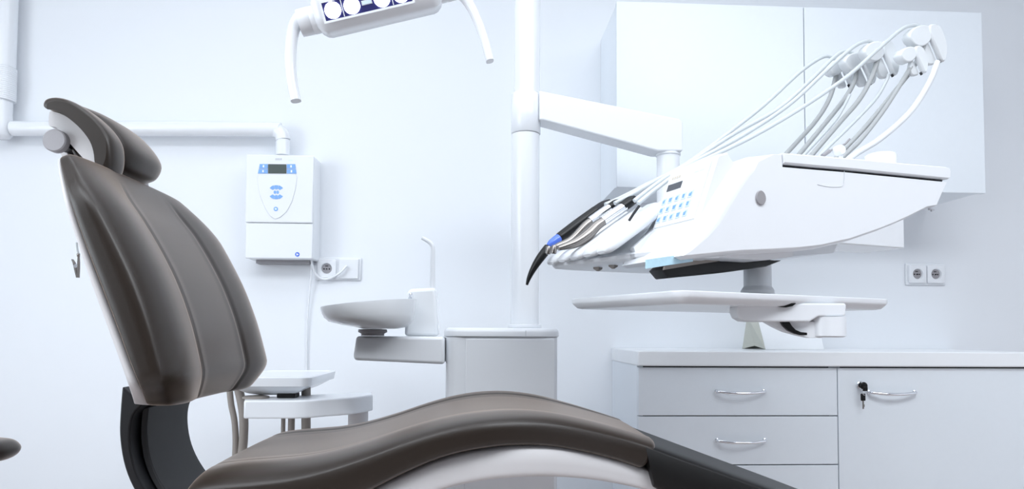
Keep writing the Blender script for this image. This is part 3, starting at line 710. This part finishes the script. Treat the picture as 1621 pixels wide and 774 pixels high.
# hatch outline on the side
bm = B()
tube(bm, [KPT(1336.5, 270.5, -.0043), KPT(1336, 285, -.0043), KPT(1334, 294, -.0043), KPT(1326, 296, -.0043), KPT(1310, 295.5, -.0043), KPT(1294, 292, -.0043)], .0006, 6, res=24)
obj('hatch_seam', bm, LGREY, con)
bm = B(); tube(bm, [KPT(1470, 331, .012), KPT(1478, 332, .012), KPT(1474, 333.5, .012)], .0022, 8, res=8); obj('hull_latch', bm, LGREY, con)
# keypad block
VK0, VK1 = .022, .172
blk = kpoly([(1139, 243.5), (1135, 247), (1104, 347), (1092, 375), (1076, 401), (1078, 408), (1140, 408), (1200, 330), (1195, 270), (1166, 262), (1153, 241)], VK0)
kb = obj('keypad_block', vloft(B(), blk, [VK0, VK0+.004, VK1-.004, VK1], [.004, 0, 0, .004]), WHITE, con, smooth=40)
a0 = Vector(KP(1133.5, 251, VK0)); a1 = Vector(KP(1105, 345, VK0))
sl = (a1 - a0); nrm = Vector((sl.y, -sl.x)).normalized()
if nrm.x > 0: nrm = -nrm
def KS(s, d, off=0.0):                      # on the sloping keypad: s 0..1 from the near edge to the far edge, d 0..1 down the slope
    q = a0 + sl*d + nrm*off; return K(q.x, VK0+.010 + s*(VK1-VK0-.020), q.y)
def kplate(parent, name, pts, m, off, th):
    bm = B(); rings(bm, [[KS(s, d, off) for s, d in pts], [KS(s, d, off+th) for s, d in pts]]); return obj(name, bm, m, parent)
kp = kplate(kb, 'keypad_panel', [(0, .0), (1, .0), (1, 1), (0, 1)], ENAMEL, .0004, .0014)
kplate(kp, 'display', [(.60, .22), (.97, .22), (.97, .345), (.60, .345)], DISP, .0016, .0008)
for i in range(4): kplate(kp, 'name_print', [(.70+.06*i, .085), (.745+.06*i, .085), (.745+.06*i, .135), (.70+.06*i, .135)], TAN, .0016, .0004)
for i in range(2): kplate(kp, 'name_print', [(.12+.13*i, .12), (.22+.13*i, .12), (.22+.13*i, .145), (.12+.13*i, .145)], LGREY if 0 else PBLUE, .0016, .0004)
for j in range(3):
    for i in range(5):
        s, d = .95 - .168*i, .53 + .165*j
        k = kplate(kp, 'key', [(s-.062, d-.058), (s+.045, d-.058), (s+.045, d+.058), (s-.062, d+.058)], MATS.setdefault('key_white', mat('key_white', (.62, .73, .88), .4, var=.01)), .0016, .0010)
        w = .030 + .006*((i*2+j) % 3)
        kplate(k, 'key_mark', [(s-w, d-.035), (s+w*.7, d-.018*((i+j) % 2)-.015), (s+w*.6, d+.03), (s-w*.8, d+.035)], BLUE, .0027, .0004)

# holder fingers
tips = [(872, 411), (891, 407), (911.5, 402.5), (934, 397.5), (961, 392)]
NF = 5
zt = .1735                                  # height of the finger tips above the camera's level, as all z in the console frame
T0 = PN(872, 410, Vector((0, 0, CAM.z+zt)), Zv); T4 = PN(961, 392, Vector((0, 0, CAM.z+zt)), Zv)
uT = ((T0 - O).dot(U) + (T4 - O).dot(U))/2
vF = [(T0 - O).dot(V) + ((T4 - O).dot(V) - (T0 - O).dot(V))*i/4 for i in range(5)]
pitch = (vF[0] - vF[4])/4
print('uT', uT, 'vF', vF, 'pitch', pitch)
SA = math.radians(35); SD = U*math.cos(SA) + Zv*math.sin(SA); SN = -U*math.sin(SA) + Zv*math.cos(SA)
vNear = vF[4] - pitch*.55; vFarF = vF[0] + pitch*.55
LF = .185
for i in range(5):
    bm = B(); base = K(uT + .004*i*0, vF[i], zt); w = pitch*.47; rs = []
    for d_, ww, hh in ((-.012, .55, .25), (-.008, .8, .6), (0, .95, .9), (.015, 1, 1), (LF*.5, 1, 1), (LF, 1, .9)):
        c_ = base + SD*d_; ring = []
        for k in range(20):
            x_, y_ = sect(2*math.pi*k/20, 3.2); ring.append(c_ + V*x_*w*ww + SN*(y_*.011*hh - .004))
        rs.append(ring)
    rings(bm, rs); obj('holder_finger', bm, WHITE, con, smooth=50)
# tray under the fingers with its front lip
und = [(uT + .010, zt - .008), (uT + .011, zt - .015), (uT + .018, zt - .0205), (uT + .06, zt - .022), (uT + .26, zt - .022), (uT + .33, zt - .02), (uT + .33, zt + .075), (uT + .17, zt + .075), (uT + .03, zt - .004)]
def lip(j, u, z, v):
    k = max(0, min(1, (vFarF - v)/(vFarF - .02)))
    e = max(0, min(1, (.13 - v)/.105)); w2 = .10*(1 - math.sqrt(1 - e*e))
    return (u + (.058*k + w2 if j < 4 or j == 8 else 0), z - (.008*k if j in (0, 1, 2, 3, 4) else 0))
obj('holder_tray', vloft(B(), und, [.026, .028, .033, .042, .055, .07, .09, .13, VK1, vNear, vFarF-.02, vFarF-.004, vFarF], [0]*11 + [.001, .003], shift=lip), WHITE, con, smooth=40)
ck = [(uT + .055, zt + .001), (uT + .075, zt + .018), (uT + .175, zt + .098), (uT + .30, zt + .10), (uT + .30, zt - .018), (uT + .06, zt - .012)]
obj('holder_cheek', vloft(B(), ck, [VK1-.004, VK1, vF[4]-.012, vF[4]-.004], [0, 0, 0, .003]), WHITE, con, smooth=40)
for px_, py_ in ((939, 425), (963, 421), (986, 417.5), (1013, 413.5)):
    bm = B(); c_ = PN(px_, py_, Vector((0, 0, CAM.z + zt - .027)), Zv); c_ = c_ + U*.012; lathe(bm, [(.011, .006), (.010, -.001), (.003, -.0055)], c_, (0, 0, 1), 4); obj('socket_nipple', bm, HOSEB, con)
# rear deck, where the whip arms stand
deck = [(uT + .30, zt - .015), (uT + .62, zt + .02), (uT + .66, zt + .10), (uT + .20, zt + .10), (uT + .17, zt + .07)]
obj('rear_deck', vloft(B(), deck, [.19, .194, .42, .43], [.008, 0, 0, .008]), WHITE, con, smooth=40)
# rear housing, lower right
p = KPT(1432, 393, .33); q = KPT(1250, 393, .33)
pu, qu = (p-O).dot(U), (q-O).dot(U)
bm = B(); rings(bm, [[K(qu, v_, p.z-CAM.z), K(pu, v_, p.z-CAM.z), K(pu, v_, p.z-CAM.z+.09), K(qu, v_, p.z-CAM.z+.09)] for v_ in (.33, .46)]); obj('rear_housing', bm, ENAMEL, con, bev=.003)
# link to the drop tube
tv, tu = (TUBE-O).dot(V), (TUBE-O).dot(U)
bm = B(); rings(bm, [[K(tu-.03, v_, zt+.045), K(tu+.03, v_, zt+.045), K(tu+.03, v_, zt+.09), K(tu-.03, v_, zt+.09)] for v_ in (.40, tv+.02)]); obj('mounting_arm', bm, ENAMEL, con, bev=.004)
# puck and clip on the rim
pk = KPT(1394, 257, .12)
bm = B(); lathe(bm, [(.034, -.012), (.034, .014), (.031, .018), (.01, .019)], (pk.x, pk.y, pk.z), (0, 0, 1), 40); obj('round_cap', bm, ENAMEL, con, smooth=60)
cp = KPT(1331, 250, .06)
bm = B(); lathe(bm, [(.0045, -.006), (.0045, .012)], cp, (0, 0, 1), 16); lathe(bm, [(.009, -.01), (.011, -.006), (.011, .006), (.009, .01)], cp + Vector((-.004, 0, .016)), tuple(V), 20)
obj('hose_clip', bm, WHITE, con, smooth=60)
bm = B(); tube(bm, [KPT(1302, 246.5, .07), KPT(1313, 239, .07)], .0042, 10); tube(bm, [KPT(1312, 239.5, .07), KPT(1338, 228, .07), KPT(1345, 220, .07)], .0022, 10); obj('clip_rod', bm, GREY, con)

# whip arms and hoses: (arm points, depth v)
def vt(pts, v0, v1):
    n_ = len(pts) - 1; return [KPT(x, y, v0 + (v1-v0)*i/n_) for i, (x, y) in enumerate(pts)]
VA = [.37, .325, .275, .235, .205]
arms = [([(1180, 318), (1206, 288), (1245, 243), (1290, 193), (1312, 158), (1322, 126), (1325, 110)], .37, ARMG, .0062),
        ([(1200, 320), (1226, 288), (1266, 243), (1308, 193), (1338, 155), (1352, 130), (1356, 112)], .325, ARMG, .0062),
        ([(1222, 320), (1245, 293), (1287, 243), (1330, 193), (1360, 158), (1380, 122), (1390, 90)], .275, ARMG, .0062),
        ([(1270, 310), (1292, 285), (1330, 243), (1368, 203), (1412, 150), (1445, 108), (1462, 72)], .235, ARMG, .0058),
        ([(1255, 330), (1290, 290), (1338, 245), (1362, 222), (1395, 180), (1420, 142), (1442, 106)], .220, ARMG, .0055),
        ([(1275, 318), (1306, 286), (1350, 247), (1393, 220), (1440, 178), (1470, 132), (1484, 98)], .190, ENAMEL, .0072),
        ([(1240, 318), (1262, 288), (1300, 244), (1345, 200), (1385, 158), (1402, 130), (1407, 118)], .255, HOSEW, .0042),
        ([(1214, 318), (1234, 290), (1274, 244), (1318, 196), (1335, 170), (1345, 150)], .30, HOSEW, .004)]
for pts, v_, m, r_ in arms:
    bm = B(); tube(bm, vt(pts, v_, v_), r_, 12, res=50); obj('whip_arm', bm, m, con, smooth=60)
hand_ends = []
hoses = [([(958, 324), (985, 312), (1020, 294), (1082, 262), (1150, 213), (1210, 166), (1262, 118), (1290, 97), (1308, 89), (1322, 94)], .37),
         ([(973, 322), (1000, 308), (1040, 285), (1090, 258), (1160, 213), (1232, 172), (1280, 130), (1320, 91), (1338, 81), (1354, 86)], .325),
         ([(1004, 318), (1030, 298), (1062, 276), (1110, 250), (1180, 212), (1250, 165), (1310, 110), (1350, 75), (1374, 65), (1386, 72)], .275),
         ([(1010, 322), (1040, 298), (1080, 270), (1130, 246), (1195, 214), (1270, 170), (1340, 122), (1390, 78), (1428, 46), (1450, 40), (1463, 46)], .235)]
for pts, v_ in hoses:
    bm = B(); n_ = len(pts)-1
    tube(bm, [KPT(x, y, v_) for x, y in pts], .0048, 12, res=70); obj('instrument_hose', bm, HOSEW, con, smooth=60)
# milky heads of the whip arms
def head(cx_, cy_, v_, sc=1.0):
    # rounded guide block, fan shaped
    def q(pts): return [(cx_ + x*sc, cy_ + y*sc) for x, y in pts]
    def blade(name, pts, va, vb, m=HEADP):
        pl = smooth_poly(q(pts), 3); e = .003
        bm = B(); poly = kpoly(pl, v_)
        vloft(bm, poly, [va, va+e, vb-e, vb], [e, 0, 0, e]); return obj(name, bm, m, con, smooth=50)
    hd = blade('guide_head', [(-28, -6), (-18, -19), (0, -22), (8, -12), (4, 4), (-8, 12), (-20, 8)], v_-.012, v_+.014)
    blade('guide_wedge', [(2, -20), (14, -22), (22, -12), (29, 10), (28, 30), (22, 36), (14, 18), (6, 0)], v_-.016, v_-.002)
    blade('guide_tongue', [(6, 2), (14, 16), (21, 34), (14, 38), (6, 36), (1, 22)], v_+.000, v_+.012)
    p = KPT(cx_ + 25*sc, cy_ + 34*sc, v_-.009)
    obj('guide_pin', lathe(B(), [(.003, -.004), (.003, .004)], p, (.5, 0, -.86), 10), DGAP, con)
head(1462, 64, .235, 1.0); head(1389, 88, .275, .93); head(1356, 104, .325, .85); head(1326, 112, .37, .7)
head(1440, 92, .215, .72)
# under the console: black handle bar, blue strip
bl = [(1047, 427), (1052, 421), (1100, 413), (1168, 402), (1217, 401), (1220, 411), (1237, 413), (1214, 422), (1150, 431), (1058, 440)]
obj('grip_bar', vloft(B(), kpoly(bl, .085), [.085, .089, .125, .13], [.002, 0, 0, .002]), BLACK, con, smooth=30, label='black grip bar under the console')
gb = [(1053, 421.5), (1100, 412), (1168, 400.5), (1170, 406), (1135, 414), (1100, 419), (1052, 427)]
obj('grip_flange', vloft(B(), kpoly(gb, .078), [.078, .0845]), HOSEB, con)
hk = [(1169, 401), (1172, 409), (1176, 411.5), (1194, 409), (1194, 406), (1178, 406), (1174, 400)]
obj('grip_hook', vloft(B(), kpoly(hk, .04), [.038, .047]), WHITE, con, bev=.001)
bs = [(1024, 411), (1050, 407), (1097, 401), (1097, 414), (1070, 418), (1024, 425)]
obj('blue_strip', vloft(B(), kpoly(bs, .02), [.02, .025]), AQUA, con, label='pale blue translucent strip under the console')

# ------------------------------------------------------------------ instruments resting in the holder
def on_finger(px, py, i, lift=0.0): return KPT(px, py, vF[i] + lift)
def shaft(parent, name, pts, i, rad, m, n=20, lab=None, smooth=50):
    bm = B(); tube(bm, [on_finger(x, y, i) for x, y in pts], rad, n, res=36); return obj(name, bm, m, parent, smooth=smooth, label=lab)
t = thing('air_syringe', 'slim black handpiece with blue tinted ring and curved black tip in the far holder', 'handpiece', on_finger(930, 350, 0))
bm = B(); tube(bm, [on_finger(x, y, 0) for x, y in [(868, 392), (860, 402), (852, 413), (843, 428), (837, 441), (834, 451)]], [.0105, .0105, .0095, .0072, .005, .0028], 16, res=24)
obj('curved_tip', bm, BLACK, t, smooth=60)
shaft(t, 'tinted_ring', [(868, 390), (874, 385), (886, 376.5)], 0, [.006, .0105, .0115], TINT)
shaft(t, 'grip', [(885, 377), (889, 374), (915, 354), (943, 333.5)], 0, [.0115, .0125, .0125, .012], BLACK)
shaft(t, 'rear_sleeve', [(943, 334), (955, 326.5), (966, 321)], 0, [.012, .0125, .0095], DGAP)
def turbine(name, lab, i, pts, rad, sleeve, srad, cap, crad, hx):
    t = thing(name, lab, 'handpiece', on_finger(930, 370, i))
    shaft(t, 'shaft', pts, i, rad, STEEL)
    s = shaft(t, 'coupling_sleeve', sleeve, i, srad, CHROME)
    shaft(t, 'hose_coupling', cap, i, crad, BLACK)
    p = on_finger(*hx, i)
    bm = B(); lathe(bm, [(.0045, -.009), (.0062, -.008), (.0062, .007), (.005, .009)], p, (.15, 0, 1), 20); obj('turbine_head', bm, STEEL, t)
    return t
turbine('turbine_handpiece', 'polished steel dental handpiece lying just behind the bulging one', 1,
        [(872, 395), (884, 389), (905, 379), (930, 354), (950, 343)], [.0048, .007, .0085, .009, .0095],
        [(934, 350.5), (950, 339), (964, 329.5)], [.0105, .0105, .0108], [(962, 330), (972, 323.5), (980, 319.5)], [.0098, .0105, .008], (868, 396))
turbine('contra_angle_handpiece', 'bulging brushed steel handpiece with ridged chrome sleeve in the third holder', 2,
        [(884, 393), (895, 390), (912, 384), (930, 372), (945, 357), (957, 349)], [.005, .0075, .0112, .0128, .011, .0095],
        [(954, 350.5), (970, 339), (988, 327)], [.0108, .0110, .0115], [(985, 328), (997, 319.5), (1005, 315.5)], [.0118, .0122, .0095], (877, 395))
bm = B(); tube(bm, [KPT(996, 349, .21), KPT(1003, 338, .21), KPT(1012, 326, .21)], .0028, 10)
ob = obj('slim_probe', bm, DGAP, smooth=60); tag(ob, 'thin dark rod tucked between the holder and the keypad', 'probe')

# ------------------------------------------------------------------ instrument tray on its bracket
AT = math.radians(24); U2 = Vector((math.cos(AT), math.sin(AT), 0)); V2 = Vector((-math.sin(AT), math.cos(AT), 0))
zt1 = P(1085, 459, 1.2).z; zt0_ = P(1085, 480, 1.2).z
c0 = P(1078, 470, 1.2); c0.z = 0
def T(u, v, z): return c0 + U2*u + V2*v + Zv*z
cr_ = PN(1408, 470, Vector((c0.x, c0.y, 0)), V2); LU = (cr_ - Vector((c0.x, c0.y, cr_.z))).dot(U2)
# left edge length so that its far corner shows at x = 908
LV = .385
LU += .012
def trr(z, inset=0, r=.028, u1=None): return [T(p.x, p.y, z) for p in rrect(0, u1 or LU, 0, LV, r, 0, inset=inset)]
t = thing('instrument_tray', 'thin white instrument tray on a bracket hanging under the console', 'tray', T(LU*.6, LV*.4, zt0_-.09))
hgt = zt1 - zt0_
bm = B(); rings(bm, [trr(zt0_, .022), trr(zt0_+.002, .012), trr(zt0_+hgt*.45, .002), trr(zt0_+hgt*.6, 0), trr(zt1-.0015, 0), trr(zt1, .0015), trr(zt1, .006), trr(zt1-.007, .012)])
obj('tray', bm, ENAMEL, t, smooth=40)
obj('mat', (lambda bm: (rings(bm, [trr(zt1-.0068, .016, u1=LU-.05), trr(zt1+.001, .016, u1=LU-.05)]), bm)[1])(B()), WHITE, t)
YBk = 1.335
def bk(pts, y0, y1, name, m, bev=.004, lab=None):
    bm = B(); prism(bm, [(p.x, y0, p.z) for p in (P(x, y, YBk) for x, y in pts)], (0, y1-y0, 0)); return obj(name, bm, m, t, bev=bev, seg=3, label=lab)
bracket_px = [(1165, 485), (1164, 494), (1168, 503), (1177, 508.5), (1190, 509.5), (1280, 509.5), (1294, 501), (1337, 500.5), (1338, 483), (1337, 480), (1166, 480)]
bk(bracket_px, 1.33, 1.37, 'bracket', WHITE)
pv = P(1308, 534, 1.35)
obj('pivot', lathe(B(), [(.030, pv.z), (.036, pv.z+.003), (.036, P(1308, 502, 1.37).z)], (P(1309, 520, 1.36).x, 1.36, 0), n=36), WHITE, t, smooth=50)
bk([(1214, 509), (1228, 517), (1246, 525.5), (1266, 531), (1284, 535), (1306, 535), (1306, 509)], 1.345, 1.36, 'gusset', WHITE, .001)
lv = [(1237, 509.5), (1241, 516), (1248, 523), (1258, 528), (1268, 530.5), (1278, 530.5), (1278, 526.5), (1268, 525.5), (1260, 522), (1254, 516), (1250, 509.5)]
bk(lv, 1.335, 1.3445, 'release_lever', BLACK, .001, 'black curved release lever')
bk([(1218, 479.5), (1256, 480.5), (1250, 485), (1240, 487), (1222, 485)], 1.322, 1.3298, 'spring_plate', BLACK, .0005)
# post between console and tray
pc = P(1199, 440, 1.42)
zq = P(1199, 461, 1.42).z
bm = B(); lathe(bm, [(.0345, zt1-.004), (.0345, zq+.001), (.0285, zq+.010), (.0285, CAM.z+KP(1200, 400)[1]+.04)], (pc.x, 1.42, 0), n=36); obj('hanger_post', bm, WHITE, t, smooth=25)

# ------------------------------------------------------------------ operating lamp
YLm = 1.30
L0 = P(502, 24.5, YLm); L1 = P(692, -20, YLm)
E1 = (L1 - L0).normalized(); tilt = math.radians(12)
N0 = Vector((0, -math.cos(tilt), -math.sin(tilt))); E3 = (E1.cross(N0)).normalized(); 
if E3.z < 0: E3 = -E3
N1 = E1.cross(E3).normalized()
if N1.y > 0: N1 = -N1
ll = (L1 - L0).length
def LP(a, n, h): return L0 + E1*a + N1*n + E3*h
t = thing('operating_lamp', 'white operating lamp with lit round bulbs and two curved handles', 'operating lamp', (L0 + L1)/2)
bm = B(); rs = []
sec = [(.030, .030), (.030, -.014), (.026, -.024), (.012, -.037), (-.03, -.039), (-.052, -.030), (-.052, .030), (-.03, .040), (.015, .040)]
for a, sc in ((-.004, .62), (.0, .80), (.008, .95), (.016, 1.0), (ll-.016, 1.0), (ll-.008, .95), (ll, .80), (ll+.004, .62)):
    rs.append([LP(a, n_*sc, h*sc) for n_, h in sec])
rings(bm, rs); obj('body', bm, ENAMEL, t, smooth=30, bev=.004)
def la(px): return (PN(px, 24 - (px-502)*.235, LP(0, .03, 0), N1) - L0).dot(E1)
wa, wb = la(513), la(650)
wc = (wa+wb)/2
def lplate(parent, name, a0, a1, h0, h1, n0, n1, m, bev=0):
    bm = B(); rings(bm, [[LP(a0, n_, h0), LP(a1, n_, h0), LP(a1, n_, h1), LP(a0, n_, h1)] for n_ in (n0, n1)]); return obj(name, bm, m, parent, bev=bev)
hw_ = .0165; HO = -.006
fr = B()
for a0, a1, h0, h1 in ((wa-.004, wb+.004, hw_, hw_+.004), (wa-.004, wb+.004, -hw_-.004, -hw_), (wa-.004, wa, -hw_, hw_), (wb, wb+.004, -hw_, hw_)):
    h0 += HO; h1 += HO
    rings(fr, [[LP(a0, n_, h0), LP(a1, n_, h0), LP(a1, n_, h1), LP(a0, n_, h1)] for n_ in (.0301, .0325)])
obj('window_frame', fr, ENAMEL, t)
win = lplate(t, 'window', wa+.0002, wb-.0002, HO-hw_+.0002, HO+hw_-.0002, .0302, .0312, LEDG)
for px in (527.5, 557.5, 605, 635):
    a = la(px); bm = B(); c_ = LP(a, .0314, HO)
    lathe(bm, [(.0152, 0), (.0148, .0012), (.010, .0022), (.001, .0026)], c_, tuple(N1), 32); obj('led_lens', bm, LED, t, smooth=60)
for px in (542.5, 620): a = la(px); lplate(t, 'divider', a-.0008, a+.0008, HO-hw_+.001, HO+hw_-.001, .0313, .0325, ENAMEL)
a = la(581); lab_ = lplate(t, 'sensor_label', a-.010, a+.010, HO-.004, HO+.0045, .0313, .0318, LGREY); lplate(lab_, 'label_face', a-.0085, a+.0085, HO-.0028, HO+.0033, .0319, .0321, PBLUE)
# stubs and handles
bm = B(); lathe(bm, [(.026, -.006), (.026, .010), (.0255, .0105), (.0255, .012), (.026, .0125), (.025, .034)], LP(-.003, -.010, -.004), tuple(-E1), 32); obj('handle_stub', bm, ENAMEL, t, smooth=50)
bm = B(); lathe(bm, [(.026, -.006), (.026, .010), (.0255, .0105), (.0255, .012), (.026, .0125), (.025, .045)], LP(ll+.003, -.010, -.002), tuple(E1), 32); obj('handle_stub', bm, ENAMEL, t, smooth=50)
Yh = YLm + .008
def bar(pts, w, name='handle'):
    bm = B(); pts = cr([tuple(P(x, y, Yh)) for x, y in pts], 40); rs = []
    for i, p in enumerate(pts):
        p = Vector(p); tg = (Vector(pts[min(i+1, 39)]) - Vector(pts[max(i-1, 0)])).normalized(); s_ = tg.cross(Vector((0, 1, 0))).normalized()
        k = i/39; ww = w*(1.25 - .35*k if k < .5 else 1.075 - .1*(k-.5)*1.5)
        rs.append([p + s_*ww*sect(2*math.pi*j/16, 2.6)[0] + Vector((0, 1, 0))*.012*sect(2*math.pi*j/16, 2.6)[1] for j in range(16)])
    rings(bm, rs); return obj(name, bm, ENAMEL, t, smooth=50)
bar([(489, 22), (475, 28), (466, 44), (461, 70), (460, 104), (463, 132), (468.5, 160)], .0095)
bar([(700, -20), (728, -9), (744, 9), (757, 36), (767, 64), (775.5, 97)], .0078)
bm = B(); top = LP(ll*.5, -.03, .035)
tube(bm, [top, top + Vector((0, .02, .10)), top + Vector((.02, .05, .3)), Vector((top.x+.02, top.y+.06, CEIL-.03))], .018, 20, res=30); obj('ceiling_stem', bm, ENAMEL, t, smooth=60)
obj('ceiling_rose', lathe(B(), [(.06, CEIL-.001), (.06, CEIL-.03), (.02, CEIL-.035)], (top.x+.02, top.y+.06, 0), n=32), ENAMEL, t)
bpy.context.view_layer.update()
